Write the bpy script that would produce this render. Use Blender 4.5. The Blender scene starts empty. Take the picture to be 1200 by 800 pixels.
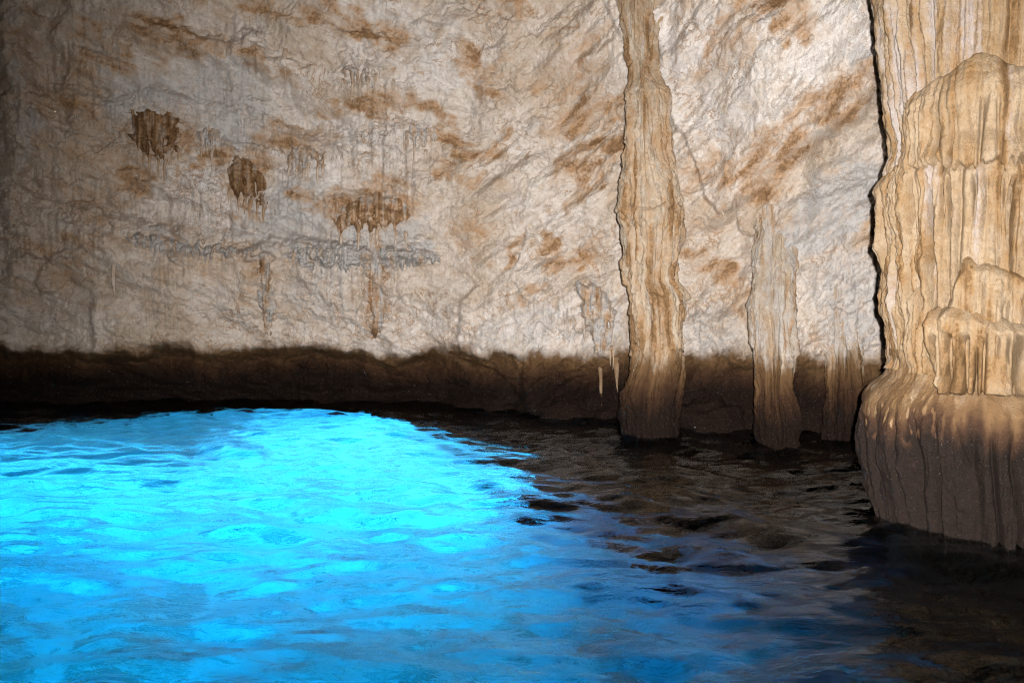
import bpy, math, random
import numpy as np

# ------------------------------------------------------------------ camera, world, lights
F = 935.0                                    # focal length in photo pixels (photo 1200 x 800)
CAMZ = 1.5
PITCH = math.atan(60.0 / F)                  # camera looks slightly down at the water
scene = bpy.context.scene
cam_d = bpy.data.cameras.new('camera')
cam_d.sensor_width = 36.0
cam_d.lens = F / 1200.0 * 36.0
cam_d.clip_end = 300.0
cam = bpy.data.objects.new('camera', cam_d)
cam.location = (0, 0, CAMZ)
cam.rotation_euler = (math.pi / 2 - PITCH, 0, 0)
scene.collection.objects.link(cam)
scene.camera = cam

SUN_EL, SUN_AZ = math.radians(18), math.radians(-6)      # daylight that enters by the drowned cave mouth
world = bpy.data.worlds.new('World')
scene.world = world
world.use_nodes = True
nt = world.node_tree
bg = nt.nodes['Background']
sky = nt.nodes.new('ShaderNodeTexSky')
sky.sky_type = 'NISHITA'
sky.sun_disc = False
sky.sun_elevation = SUN_EL
sky.sun_rotation = SUN_AZ
nt.links.new(sky.outputs['Color'], bg.inputs['Color'])
bg.inputs['Strength'].default_value = 0.15

sun_d = bpy.data.lights.new('sun', 'SUN')
sun_d.energy = 5.0
sun_d.angle = math.radians(28)               # sunlight scattered by the sea outside
sun_d.color = (1.0, 0.95, 0.88)
sun = bpy.data.objects.new('sun', sun_d)
# light travels from behind the far wall towards the camera and down
sun.rotation_euler = (-(math.pi / 2 - SUN_EL), 0, SUN_AZ)
sun.location = (0, 20, 12)
scene.collection.objects.link(sun)

# the photographer's flash: the dark cave in the photograph is lit by it
fl_d = bpy.data.lights.new('camera_flash', 'SPOT')
fl_d.energy = 206
fl_d.spot_size = math.radians(103)
fl_d.spot_blend = 1.0
fl_d.shadow_soft_size = 0.018
fl_d.color = (1.0, 0.965, 0.93)
fl = bpy.data.objects.new('camera_flash', fl_d)
fl.location = (0.10, 0.0, CAMZ + 0.07)
fl.rotation_euler = (math.pi / 2 - math.radians(2.5), 0, -math.atan((735 - 600) / F))
scene.collection.objects.link(fl)

scene.view_settings.view_transform = 'Standard'
scene.view_settings.look = 'None'
scene.view_settings.gamma = 1.0
scene.view_settings.exposure = 4.9
cy = scene.cycles
cy.use_denoising = True
cy.denoiser = 'OPENIMAGEDENOISE'
cy.denoising_prefilter = 'NONE'
cy.denoising_input_passes = 'RGB_ALBEDO_NORMAL'
cy.filter_width = 1.15
cy.max_bounces = 8
cy.diffuse_bounces = 3
cy.transmission_bounces = 6
cy.volume_bounces = 0
cy.transparent_max_bounces = 8
cy.caustics_reflective = False
cy.caustics_refractive = False
cy.sample_clamp_indirect = 0.6

# ------------------------------------------------------------------ pixel helpers
SP, CP = math.sin(PITCH), math.cos(PITCH)

def ray(px, py):
    """photo pixel -> (t, h): sideways and vertical slope of its ray per metre of depth"""
    a = (np.asarray(px, float) - 600.0) / F
    b = (400.0 - np.asarray(py, float)) / F
    dy = CP + b * SP
    return a / dy, (-SP + b * CP) / dy

def project(x, y, z):
    v = z - CAMZ
    w = y * CP - v * SP
    return 600.0 + F * x / w, 400.0 - F * (y * SP + v * CP) / w

def at(px, py, d):
    t, h = ray(px, py)
    return float(t * d), float(d), float(CAMZ + h * d)

# ------------------------------------------------------------------ noise
_rng = np.random.RandomState(7)
_perm = np.concatenate([_rng.permutation(512)] * 3)
_ang = _rng.rand(512) * 2 * np.pi
_gx, _gy = np.cos(_ang), np.sin(_ang)

def perlin(x, y, seed=0):
    x = np.asarray(x, float) + seed * 17.31
    y = np.asarray(y, float) + seed * 9.77
    x, y = np.broadcast_arrays(x, y)
    xi = np.floor(x).astype(np.int64); yi = np.floor(y).astype(np.int64)
    xf = x - xi; yf = y - yi
    xi &= 511; yi &= 511
    u = xf * xf * xf * (xf * (xf * 6 - 15) + 10)
    v = yf * yf * yf * (yf * (yf * 6 - 15) + 10)
    def g(ix, iy, fx, fy):
        h = _perm[_perm[ix & 511] + (iy & 511)]
        return _gx[h] * fx + _gy[h] * fy
    a = g(xi, yi, xf, yf); b = g(xi + 1, yi, xf - 1, yf)
    c = g(xi, yi + 1, xf, yf - 1); d = g(xi + 1, yi + 1, xf - 1, yf - 1)
    return ((a + u * (b - a)) * (1 - v) + (c + u * (d - c)) * v) * 1.4

def fbm(x, y, octv=4, seed=0, gain=0.5):
    s = 0.0; a = 1.0; f = 1.0
    for i in range(octv):
        s = s + a * perlin(x * f, y * f, seed + i * 3)
        a *= gain; f *= 2.03
    return s

def ridged(x, y, octv=3, seed=0, gain=0.5):
    s = 0.0; a = 1.0; f = 1.0
    for i in range(octv):
        s = s + a * (1 - np.abs(perlin(x * f, y * f, seed + i * 5)) * 2)
        a *= gain; f *= 2.1
    return s

def sst(a, b, x):
    t = np.clip((x - a) / (b - a), 0, 1)
    return t * t * (3 - 2 * t)

def poly_sd(px, py, pts):
    """signed distance in pixels, positive inside the polygon"""
    px = np.asarray(px, float); py = np.asarray(py, float)
    d = np.full(px.shape, 1e9); inside = np.zeros(px.shape, bool)
    n = len(pts)
    for i in range(n):
        ax, ay = pts[i]; bx, by = pts[(i + 1) % n]
        ex, ey = bx - ax, by - ay
        wx, wy = px - ax, py - ay
        k = np.clip((wx * ex + wy * ey) / (ex * ex + ey * ey + 1e-9), 0, 1)
        d = np.minimum(d, np.hypot(wx - ex * k, wy - ey * k))
        if ay != by:
            cond = ((ay > py) != (by > py)) & (px < (bx - ax) * (py - ay) / (by - ay) + ax)
            inside ^= cond
    return np.where(inside, d, -d)

def ell(px, py, cx, cy_, rx, ry, deg=0.0):
    """soft elliptical blob, 1 in the middle and 0 at its rim and beyond"""
    a = math.radians(deg)
    dx, dy = px - cx, py - cy_
    u = (dx * math.cos(a) + dy * math.sin(a)) / rx
    v = (-dx * math.sin(a) + dy * math.cos(a)) / ry
    return np.clip(1 - np.sqrt(u * u + v * v), 0, 1)

# ------------------------------------------------------------------ object helpers
def tag(o, label=None, cat=None, group=None, kind=None):
    if label: o['label'] = label
    if cat: o['category'] = cat
    if group: o['group'] = group
    if kind: o['kind'] = kind
    return o

def empty(name, loc):
    o = bpy.data.objects.new(name, None)
    o.location = loc
    o.empty_display_size = 0.2
    scene.collection.objects.link(o)
    return o

def link(name, me, mat, parent=None, loc=None):
    o = bpy.data.objects.new(name, me)
    if mat is not None and not me.materials:
        me.materials.append(mat)
    if parent is not None:
        o.parent = parent
    if loc is not None:
        o.location = loc
    scene.collection.objects.link(o)
    return o

def grid_mesh(name, X, Y, Z, wrap=False, keep=None, attrs=None, origin=(0, 0, 0), flip=False):
    """mesh from 2-D arrays of positions; keep = bool array of quads to keep"""
    R, C = X.shape
    co = np.stack([X - origin[0], Y - origin[1], Z - origin[2]], -1).reshape(-1, 3)
    ii = np.arange(R - 1)[:, None]; jj = np.arange(C if wrap else C - 1)[None, :]
    j2 = (jj + 1) % C
    q = np.stack([ii * C + jj, ii * C + j2, (ii + 1) * C + j2, (ii + 1) * C + jj], -1)
    if keep is not None:
        q = q[keep]
    q = q.reshape(-1, 4)
    if flip:
        q = q[:, ::-1]
    used = np.zeros(len(co), bool); used[q.ravel()] = True
    remap = np.cumsum(used) - 1
    co = co[used]; q = remap[q]
    me = bpy.data.meshes.new(name)
    me.vertices.add(len(co)); me.vertices.foreach_set('co', co.astype(np.float32).ravel())
    me.loops.add(q.size); me.loops.foreach_set('vertex_index', q.astype(np.int32).ravel())
    me.polygons.add(len(q))
    me.polygons.foreach_set('loop_start', np.arange(0, q.size, 4, dtype=np.int32))
    me.polygons.foreach_set('use_smooth', np.ones(len(q), bool))
    me.update(calc_edges=True)
    for k, v in (attrs or {}).items():
        at_ = me.attributes.new(k, 'FLOAT', 'POINT')
        vv = np.broadcast_to(np.asarray(v, float), (R, C)).reshape(-1)[used]
        at_.data.foreach_set('value', vv.astype(np.float32))
    return me

# ------------------------------------------------------------------ materials
def rock_material(name, pale, ochre, grey, scale=1.0, dry_rough=0.85, bump=0.8, spec=0.05):
    m = bpy.data.materials.new(name); m.use_nodes = True
    n = m.node_tree.nodes; l = m.node_tree.links
    b = n['Principled BSDF']
    tc = n.new('ShaderNodeNewGeometry')
    def attr(nm):
        a = n.new('ShaderNodeAttribute'); a.attribute_name = nm; return a.outputs['Fac']
    def noise(sc, det=6, rough=0.6, vec=None, dist=0.0):
        t = n.new('ShaderNodeTexNoise'); t.inputs['Scale'].default_value = sc * scale
        t.inputs['Detail'].default_value = det; t.inputs['Roughness'].default_value = rough
        t.inputs['Distortion'].default_value = dist
        l.new(vec or tc.outputs['Position'], t.inputs['Vector']); return t.outputs['Fac']
    def ramp(f, a, b_):
        r = n.new('ShaderNodeMapRange'); r.interpolation_type = 'SMOOTHSTEP'
        r.inputs['From Min'].default_value = a; r.inputs['From Max'].default_value = b_
        l.new(f, r.inputs['Value']); return r.outputs['Result']
    def math_(op, a, b_):
        k = n.new('ShaderNodeMath'); k.operation = op
        for i, v in enumerate((a, b_)):
            if isinstance(v, (int, float)): k.inputs[i].default_value = v
            else: l.new(v, k.inputs[i])
        return k.outputs[0]
    def mix(f, a, b_):
        k = n.new('ShaderNodeMix'); k.data_type = 'RGBA'
        for s, v in ((0, f), (6, a), (7, b_)):
            if isinstance(v, (int, float)): k.inputs[s].default_value = v
            elif isinstance(v, tuple): k.inputs[s].default_value = (*v, 1)
            else: l.new(v, k.inputs[s])
        return k.outputs[2]
    pale2 = tuple(c * f for c, f in zip(pale, (0.80, 0.74, 0.66)))
    c = mix(ramp(noise(1.1, 10, 0.70, dist=0.5), 0.44, 0.62), pale, pale2)
    c = mix(math_('MULTIPLY', ramp(noise(5.5, 8, 0.7), 0.45, 0.7), 0.5), c, tuple(x * f for x, f in zip(pale2, (0.86, 0.80, 0.72))))
    vor = n.new('ShaderNodeTexVoronoi'); vor.inputs['Scale'].default_value = 30 * scale
    l.new(tc.outputs['Position'], vor.inputs['Vector'])
    c = mix(math_('MULTIPLY', ramp(noise(22, 5, 0.7), 0.52, 0.72), 0.45), c, tuple(x * 0.55 for x in pale2))
    # white calcite, drip streaks
    c = mix(math_('MULTIPLY', attr('white'), ramp(noise(5, 6, 0.65), 0.35, 0.6)), c, tuple(min(0.72, x * f) for x, f in zip(pale, (1.12, 1.18, 1.26))))
    sv = n.new('ShaderNodeMapping'); sv.inputs['Scale'].default_value = (1, 1, 0.10)
    l.new(tc.outputs['Position'], sv.inputs['Vector'])
    st1 = ramp(noise(13, 5, 0.65, vec=sv.outputs['Vector']), 0.50, 0.70)
    c = mix(math_('MULTIPLY', math_('MULTIPLY', st1, attr('drip')), 0.55), c, tuple(x * 0.5 for x in grey))
    st2 = ramp(noise(8, 5, 0.65, vec=sv.outputs['Vector']), 0.55, 0.72)
    c = mix(math_('MULTIPLY', math_('MULTIPLY', st2, attr('drip')), 0.5), c, tuple(x * 0.8 for x in ochre))
    sv2 = n.new('ShaderNodeMapping'); sv2.inputs['Scale'].default_value = (1, 1, 0.16)
    l.new(tc.outputs['Position'], sv2.inputs['Vector'])
    st3 = math_('MULTIPLY', ramp(noise(34, 3, 0.6, vec=sv2.outputs['Vector'], dist=0.3), 0.60, 0.68), ramp(noise(2.6, 4, 0.6), 0.42, 0.60))
    c = mix(math_('MULTIPLY', math_('MULTIPLY', st3, math_('ADD', attr('drip'), 0.15)), 0.75), c, tuple(x * 0.30 for x in grey))
    ck = math_('ABSOLUTE', math_('SUBTRACT', noise(4.6, 6, 0.66, dist=1.2), 0.5), 0)
    ckm = math_('MULTIPLY', ramp(ck, 0.010, 0.002), ramp(noise(1.3, 4, 0.6), 0.46, 0.60))
    c = mix(math_('MULTIPLY', ckm, 0.6), c, (0.10, 0.065, 0.04))
    # thin wandering rust veins
    vn = math_('ABSOLUTE', math_('SUBTRACT', noise(3.2, 7, 0.62, dist=0.8), 0.5), 0)
    vm = math_('MULTIPLY', ramp(vn, 0.022, 0.004), ramp(noise(1.6, 3, 0.5), 0.44, 0.58))
    c = mix(math_('MULTIPLY', vm, 0.75), c, tuple(x * 0.8 for x in ochre))
    # grey calcite crust
    g = ramp(math_('ADD', attr('grey'), math_('MULTIPLY', math_('SUBTRACT', noise(14, 5, 0.7), 0.5), 0.9)), 0.25, 0.75)
    c = mix(math_('MULTIPLY', g, 0.85), c, grey)
    # iron stain, ragged
    o = math_('ADD', attr('ochre'), math_('MULTIPLY', math_('SUBTRACT', noise(9, 8, 0.72, dist=0.6), 0.5), 1.9))
    o2 = math_('ADD', attr('ochre'), math_('MULTIPLY', math_('SUBTRACT', noise(26, 6, 0.7), 0.5), 1.8))
    och2 = tuple(x * 0.45 for x in ochre)
    c = mix(math_('MULTIPLY', ramp(o, -0.1, 0.7), 0.75), c, tuple(0.55 * p_ + 0.45 * q_ for p_, q_ in zip(pale2, ochre)))
    c = mix(math_('MULTIPLY', ramp(o, 0.45, 1.05), 0.75), c, ochre)
    c = mix(math_('MULTIPLY', ramp(o2, 0.75, 1.1), 0.7), c, och2)
    # tide band: brown film above, nearly black weed and wet rock below
    td = attr('tide')
    td2 = math_('ADD', td, math_('MULTIPLY', math_('SUBTRACT', noise(7, 6, 0.65), 0.5), 0.25))
    c = mix(ramp(td2, 0.02, 0.30), c, (0.13, 0.075, 0.036))
    c = mix(ramp(td2, 0.22, 0.62), c, (0.040, 0.020, 0.011))
    c = mix(ramp(td2, 0.52, 0.9), c, (0.011, 0.0065, 0.0048))
    spk = ramp(math_('MULTIPLY', ramp(noise(55, 3, 0.6), 0.63, 0.72), ramp(td2, 0.3, 0.6)), 0.2, 0.8)
    c = mix(math_('MULTIPLY', spk, 0.45), c, (0.17, 0.12, 0.09))
    l.new(c, b.inputs['Base Color'])
    gl = math_('MULTIPLY', ramp(noise(42, 2, 0.5), 0.61, 0.65), ramp(td2, 0.45, 0.75))   # wet points
    r = math_('SUBTRACT', dry_rough, math_('ADD', math_('MULTIPLY', ramp(td2, 0.2, 0.7), dry_rough - 0.75), math_('MULTIPLY', gl, 0.6)))
    l.new(r, b.inputs['Roughness'])
    l.new(math_('ADD', spec, math_('MULTIPLY', gl, 0.7)), b.inputs['Specular IOR Level'])
    # fine relief
    bm = n.new('ShaderNodeBump'); bm.inputs['Strength'].default_value = bump
    bm.inputs['Distance'].default_value = 0.04 / scale
    hh = math_('ADD', noise(34, 8, 0.75), math_('MULTIPLY', noise(9, 3, 0.6), 0.5))
    l.new(hh, bm.inputs['Height']); l.new(bm.outputs['Normal'], b.inputs['Normal'])
    return m

M_WALL = rock_material('limestone_wall', (0.61, 0.545, 0.49), (0.38, 0.215, 0.10), (0.43, 0.42, 0.415))
M_COL = rock_material('column_limestone', (0.46, 0.385, 0.30), (0.30, 0.17, 0.078), (0.42, 0.385, 0.355), 1.3)
M_DRIP = rock_material('brown_dripstone', (0.46, 0.36, 0.27), (0.25, 0.135, 0.06), (0.30, 0.27, 0.25), 1.3)
M_FLOW = rock_material('tan_flowstone', (0.275, 0.208, 0.137), (0.20, 0.112, 0.046), (0.285, 0.25, 0.235), 2.2, 0.55, 0.9, 0.14)

def sand_material():
    m = bpy.data.materials.new('pale_sand'); m.use_nodes = True
    n = m.node_tree.nodes; l = m.node_tree.links; b = n['Principled BSDF']
    g = n.new('ShaderNodeNewGeometry')
    t = n.new('ShaderNodeTexNoise'); t.inputs['Scale'].default_value = 0.9; t.inputs['Detail'].default_value = 5
    l.new(g.outputs['Position'], t.inputs['Vector'])
    k = n.new('ShaderNodeMix'); k.data_type = 'RGBA'
    k.inputs[6].default_value = (0.80, 0.77, 0.70, 1); k.inputs[7].default_value = (0.54, 0.52, 0.46, 1)
    l.new(t.outputs['Fac'], k.inputs[0])
    t2 = n.new('ShaderNodeTexNoise'); t2.inputs['Scale'].default_value = 1.5; t2.inputs['Detail'].default_value = 5
    t2.inputs['Roughness'].default_value = 0.65; t2.inputs['Distortion'].default_value = 0.6
    l.new(g.outputs['Position'], t2.inputs['Vector'])
    mr = n.new('ShaderNodeMapRange'); mr.interpolation_type = 'SMOOTHSTEP'
    mr.inputs['From Min'].default_value = 0.47; mr.inputs['From Max'].default_value = 0.60; mr.inputs['To Max'].default_value = 0.85
    l.new(t2.outputs['Fac'], mr.inputs['Value'])
    k3 = n.new('ShaderNodeMix'); k3.data_type = 'RGBA'; k3.inputs[7].default_value = (0.15, 0.16, 0.12, 1)  # dark bed patches painted to give the glow its light-dark ripples
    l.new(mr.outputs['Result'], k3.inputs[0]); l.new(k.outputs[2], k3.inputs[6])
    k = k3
    ar = n.new('ShaderNodeAttribute'); ar.attribute_name = 'rock'  # rock at right, painted dimming of the glow beyond the mouth
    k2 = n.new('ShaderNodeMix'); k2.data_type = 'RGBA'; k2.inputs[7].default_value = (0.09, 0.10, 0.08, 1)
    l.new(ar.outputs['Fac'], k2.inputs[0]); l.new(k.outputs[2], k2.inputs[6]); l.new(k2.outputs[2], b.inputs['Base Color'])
    b.inputs['Roughness'].default_value = 0.9
    return m
M_SAND = sand_material()

ABS_COL, ABS_DEN = (0.0, 0.765, 0.942, 1), 0.64
def water_material(name, surface):
    m = bpy.data.materials.new(name); m.use_nodes = True
    n = m.node_tree.nodes; l = m.node_tree.links
    out = n['Material Output']
    if surface:
        b = n['Principled BSDF']
        b.inputs['Base Color'].default_value = (1, 1, 1, 1)
        b.inputs['Transmission Weight'].default_value = 1.0
        b.inputs['IOR'].default_value = 1.22
        b.inputs['Roughness'].default_value = 0.012
        g = n.new('ShaderNodeNewGeometry')
        mp = n.new('ShaderNodeMapping'); mp.inputs['Scale'].default_value = (0.7, 1.5, 1)
        mp.inputs['Rotation'].default_value = (0, 0, math.radians(12))
        l.new(g.outputs['Position'], mp.inputs['Vector'])
        t = n.new('ShaderNodeTexNoise'); t.inputs['Scale'].default_value = 8.0
        t.inputs['Detail'].default_value = 4; t.inputs['Roughness'].default_value = 0.5
        t.inputs['Distortion'].default_value = 0.8
        l.new(mp.outputs['Vector'], t.inputs['Vector'])
        bm = n.new('ShaderNodeBump'); bm.inputs['Strength'].default_value = 0.28
        bm.inputs['Distance'].default_value = 0.05
        l.new(t.outputs['Fac'], bm.inputs['Height']); l.new(bm.outputs['Normal'], b.inputs['Normal'])
    else:
        n.remove(n['Principled BSDF'])
        tr = n.new('ShaderNodeBsdfTransparent'); l.new(tr.outputs[0], out.inputs['Surface'])
    va = n.new('ShaderNodeVolumeAbsorption')
    va.inputs['Color'].default_value = ABS_COL; va.inputs['Density'].default_value = ABS_DEN
    l.new(va.outputs[0], out.inputs['Volume'])
    return m
M_WATER = water_material('clear_sea_water', True)
M_WSIDE = water_material('open_sea_water', False)

# ------------------------------------------------------------------ cave wall
def base_depth(px):
    """depth of the wall foot, from where its waterline stands in the photograph"""
    return np.interp(px, [-900, -400, -100, 0, 300, 500, 620, 700, 840, 950, 1010, 1200, 1500],
                     [6.5, 9.0, 10.4, 10.6, 10.6, 10.4, 9.75, 9.4, 8.95, 8.45, 8.2, 7.6, 6.6])

fine = np.arange(-130, 1260, 1.3)
phi_f = np.arctan((fine - 600) / F)
phi_l = np.linspace(-math.pi, phi_f[0], 90)[:-1]
phi_r = np.linspace(phi_f[-1], math.pi, 90)[1:-1]
PHI = np.concatenate([phi_l, phi_f, phi_r])
ZR = np.concatenate([np.linspace(-3.6, -0.35, 34)[:-1], np.arange(-0.35, 6.1, 0.0135)])
PH, ZZ = np.meshgrid(PHI, ZR)
inview = np.abs(PH) < 1.25
Tn = np.where(inview, np.tan(np.clip(PH, -1.25, 1.25)), 0)
pxa = 600 + F * np.where(inview, Tn, np.sign(PH) * 3.0)
D0 = base_depth(pxa)
rho = np.where(inview, D0 * np.sqrt(1 + Tn ** 2), 0)
# the part behind the photographer: an irregular chamber
rho_back = 7.5 + 1.2 * np.sin(PH * 2 + 0.6)
k = sst(0.78, 1.15, np.abs(PH))
rho = rho * (1 - k) + rho_back * k
S = PH * 9.0                                        # running length along the wall, metres
# pixel of every point on the undisplaced wall, to place features seen in the photograph
Q = 400 - F * (D0 * SP + (ZZ - CAMZ) * CP) / (D0 * CP - (ZZ - CAMZ) * SP)
P = 600 + F * Tn * D0 / (D0 * CP - (ZZ - CAMZ) * SP)
P = np.where(inview & (np.abs(PH) < 0.75), P, -5000.0)

wx = 20 * fbm(S * 1.1, ZZ * 1.1, 5, 90, 0.6); wy = 20 * fbm(S * 1.1, ZZ * 1.1, 5, 95, 0.6)
Pw, Qw = P + wx, Q + wy                             # warped pixels: ragged outlines
wf = 5 * fbm(S * 5, ZZ * 5, 3, 91); wg = 5 * fbm(S * 5, ZZ * 5, 3, 96)

dis = 0.36 * fbm(S * 0.45, ZZ * 0.45, 3, 1)
ca, sa = math.cos(math.radians(35)), math.sin(math.radians(35))
right = sst(480, 640, P)
UR, VR = S * ca + ZZ * sa, -S * sa + ZZ * ca
UL, VL = S * ca - ZZ * sa * 0.7, S * sa * 0.7 + ZZ * ca
rw_ = sst(-0.25, 0.25, (P - 560) / 160 + 0.8 * fbm(S * 0.9, ZZ * 0.9, 2, 9))
def dirn(fn, fu, fv, *args):
    """noise with the grain of the rock: falling to the right on the left wall, rising on the right"""
    return fn(UL * fu, VL * fv, *args) * (1 - rw_) + fn(UR * fu, VR * fv, *args) * rw_
dis = dis + 0.085 * dirn(fbm, 0.9, 2.2, 4, 11)
rmask = sst(-0.35, 0.45, fbm(S * 0.75, ZZ * 0.75, 3, 23))
dis = dis + (0.006 + 0.018 * rmask) * dirn(ridged, 2.2, 4.5, 4, 21, 0.55)
rough_n = sst(-0.5, 0.5, fbm(S * 0.8, ZZ * 0.8, 2, 31))
dis = dis + (0.005 + 0.014 * rough_n ** 2) * fbm(S * 7, ZZ * 7, 4, 33, 0.85)
cr = np.abs(dirn(perlin, 5, 9, 37))
dis = dis - 0.035 * (1 - sst(0.0, 0.07, cr)) * sst(0.0, 0.35, fbm(S * 1.1, ZZ * 1.1, 2, 38))
cr2 = np.abs(perlin(S * 2.0 + 0.8 * perlin(S * 3, ZZ * 3, 56), ZZ * 1.6 + 0.8 * perlin(S * 3, ZZ * 3, 57), 58))
dis = dis - 0.07 * (1 - sst(0.0, 0.03, cr2)) * sst(-0.1, 0.3, fbm(S * 0.9, ZZ * 0.9, 2, 59))
plate = dirn(fbm, 1.3, 3.1, 3, 64)
dis = dis + 0.044 * (np.floor(plate * 5 + 0.5) + sst(0.35, 0.5, (plate * 5 + 0.5) % 1.0)) / 2
dis = dis + (0.003 + 0.006 * rough_n) * fbm(S * 28, ZZ * 22, 2, 39)
# dripstone: vertical flutes and little curtains in patches
dripm = np.clip(sst(-0.1, 0.5, fbm(S * 0.7, ZZ * 0.9, 2, 41)) * (0.35 + 0.65 * sst(620, 480, P))
                + ell(P, Q, 330, 230, 260, 150) * 0.9 + ell(P, Q, 620, 390, 120, 90) * 0.7
                + ell(P, Q, 30, 120, 70, 260) + ell(P, Q, 990, 380, 60, 130), 0, 1)
edge = ZZ + 0.25 * perlin(S * 3.5, ZZ * 0.6, 44) + 0.10 * perlin(S * 11, ZZ * 0.8, 45)
saw = (edge * 2.1) % 1.0                           # curtains thicken downwards, then break off
dis = dis + 1.35 * dripm * (0.055 * (1 - saw) ** 1.2 + 0.028 * perlin(S * 13, ZZ * 1.3, 46) + 0.020 * perlin(S * 27, ZZ * 2.2, 47) - 0.03 * sst(0.07, 0.0, np.abs(perlin(S * 17, ZZ * 1.6, 48))))

# overhang: the wall leans out over the water higher up
dis = dis + 0.10 * np.clip(ZZ - 2.0, 0, None)
# white slab that hangs in front of the wall at the right, between the two columns
SLAB = [(690, -120), (700, 0), (712, 25), (722, 45), (733, 68), (742, 72), (748, 150), (760, 170), (785, 142),
        (800, 165), (815, 195), (826, 232), (843, 255), (857, 248), (861, 232), (866, 268), (884, 280), (890, 320),
        (888, 372), (893, 440), (905, 470), (930, 480), (960, 470), (1010, 430), (1300, 400), (1300, -120)]
sd = poly_sd(P + wf * 0.5, Q + wg * 0.5, SLAB)
fade = 1 - 0.75 * sst(-60, 70, (Q - 235) + (P - 860) * 0.62 + wy) * sst(935, 965, P) - 0.5 * sst(300, 440, Q)
dis = dis + sst(-0.8, 0.9, sd) * (0.11 + 0.36 * sst(0, 130, sd)) * np.clip(fade, 0.12, 1)
# slanting lower face of the slab
low = (Q - 240) + (P - 860) * 0.70 + 1.2 * wf
dis = dis - 0.16 * sst(-8, 14, low) * sst(840, 870, P) * sst(120, 40, low)
# draped folds of the slab above the column
dis = dis + sst(0, 25, sd) * sst(870, 800, P) * sst(260, 180, Q) * 0.055 * perlin((P - 0.12 * Q) / 15, Q / 140, 52)
# pale lobe with a rounded top, grey crust shelf, block beside the column
LOBE = [(537, 420), (536, 380), (540, 352), (553, 336), (576, 328), (600, 313), (612, 290), (618, 262), (640, 300), (665, 440), (600, 445)]
lsd = poly_sd(P + wf * 0.5, Q + wg * 0.5, LOBE)
dis = dis + 0.08 * sst(-1, 4, lsd) * sst(690, 600, P)
crust_y = np.interp(P, [120, 190, 250, 330, 420, 520], [272, 286, 290, 292, 297, 298])
crust_w = 18 + 12 * perlin(S * 1.4, 0 * S, 62)
crust = sst(crust_w, crust_w * 0.2, np.abs(Q - crust_y + 1.2 * wf + 0.9 * wy)) * sst(130, 190, Pw) * sst(540, 480, Pw + wf) * sst(-0.45, 0.1, fbm(S * 2.2, ZZ * 3, 3, 63))
dis = dis + crust * (0.09 + 0.13 * np.abs(perlin(S * 7, ZZ * 8, 61)) + 0.08 * np.abs(perlin(S * 17, ZZ * 17, 65)))
HANG = [(40, 330), (60, 300), (100, 285), (128, 292), (138, 310), (120, 325), (118, 405), (108, 410), (104, 340), (80, 330), (62, 345), (48, 345)]
dis = dis + 0.09 * sst(-2, 5, poly_sd(P + wf, Q + wg, HANG))
for (cx, c_y, rx, ry, dg, amp) in [(20, 120, 26, 300, 2, .25), (60, 40, 20, 160, 0, -.16), (250, 60, 120, 26, 22, .20), (420, 60, 60, 18, 25, .14),
                                   (300, 345, 34, 46, 0, .10), (410, 340, 30, 60, 5, .12), (460, 410, 26, 60, 0, .12),
                                   (690, 150, 60, 120, 25, -.16), (590, 90, 40, 110, 12, .14), (820, 320, 70, 90, 40, -.12),
                                   (845, 390, 40, 40, 0, .14), (340, 95, 70, 22, 15, .12), (180, 230, 50, 18, -15, .08)]:
    dis = dis + amp * sst(0, 0.7, ell(Pw, Qw, cx, c_y, rx, ry, dg))
# sea-worn notch at the tide band and a rough shelf along the waterline
tide_top = 0.74 + 0.12 * perlin(S * 1.1, 0 * S, 71) + 0.06 * fbm(S * 2.2, ZZ * 2.0, 3, 70) + 0.07 * perlin(S * 3.7, 0 * S, 72) + 0.05 * np.abs(perlin(S * 9, 0 * S, 73))
leftw = sst(625, 600, P + wf) + (P < -1000)
leftw = np.clip(leftw, 0, 1)
notch = sst(tide_top + 0.02, tide_top - 0.22, ZZ) * sst(-0.3, 0.12, ZZ)
dis = dis - notch * (0.07 + 0.42 * leftw) * (0.8 + 0.5 * perlin(S * 1.7, ZZ * 1.5, 74))
shelf = sst(0.22, 0.10, ZZ + 0.05 * perlin(S * 2.5, ZZ, 75)) * leftw
dis = dis + shelf * (0.14 + 0.06 * fbm(S * 4, ZZ * 9, 3, 76))
rsh = np.exp(-((ZZ - 0.05) / 0.2) ** 2) * (1 - leftw)
dis = dis + rsh * (0.10 + 0.10 * perlin(S * 2.3, ZZ * 2, 77))
dis = dis + sst(-0.2, -1.2, ZZ) * 0.25 * fbm(S * 0.9, ZZ * 1.2, 3, 79)

rho_f = rho - dis * np.where(inview, 1, 0.8)
WX, WY, WZ = rho_f * np.sin(PH), rho_f * np.cos(PH), ZZ

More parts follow.
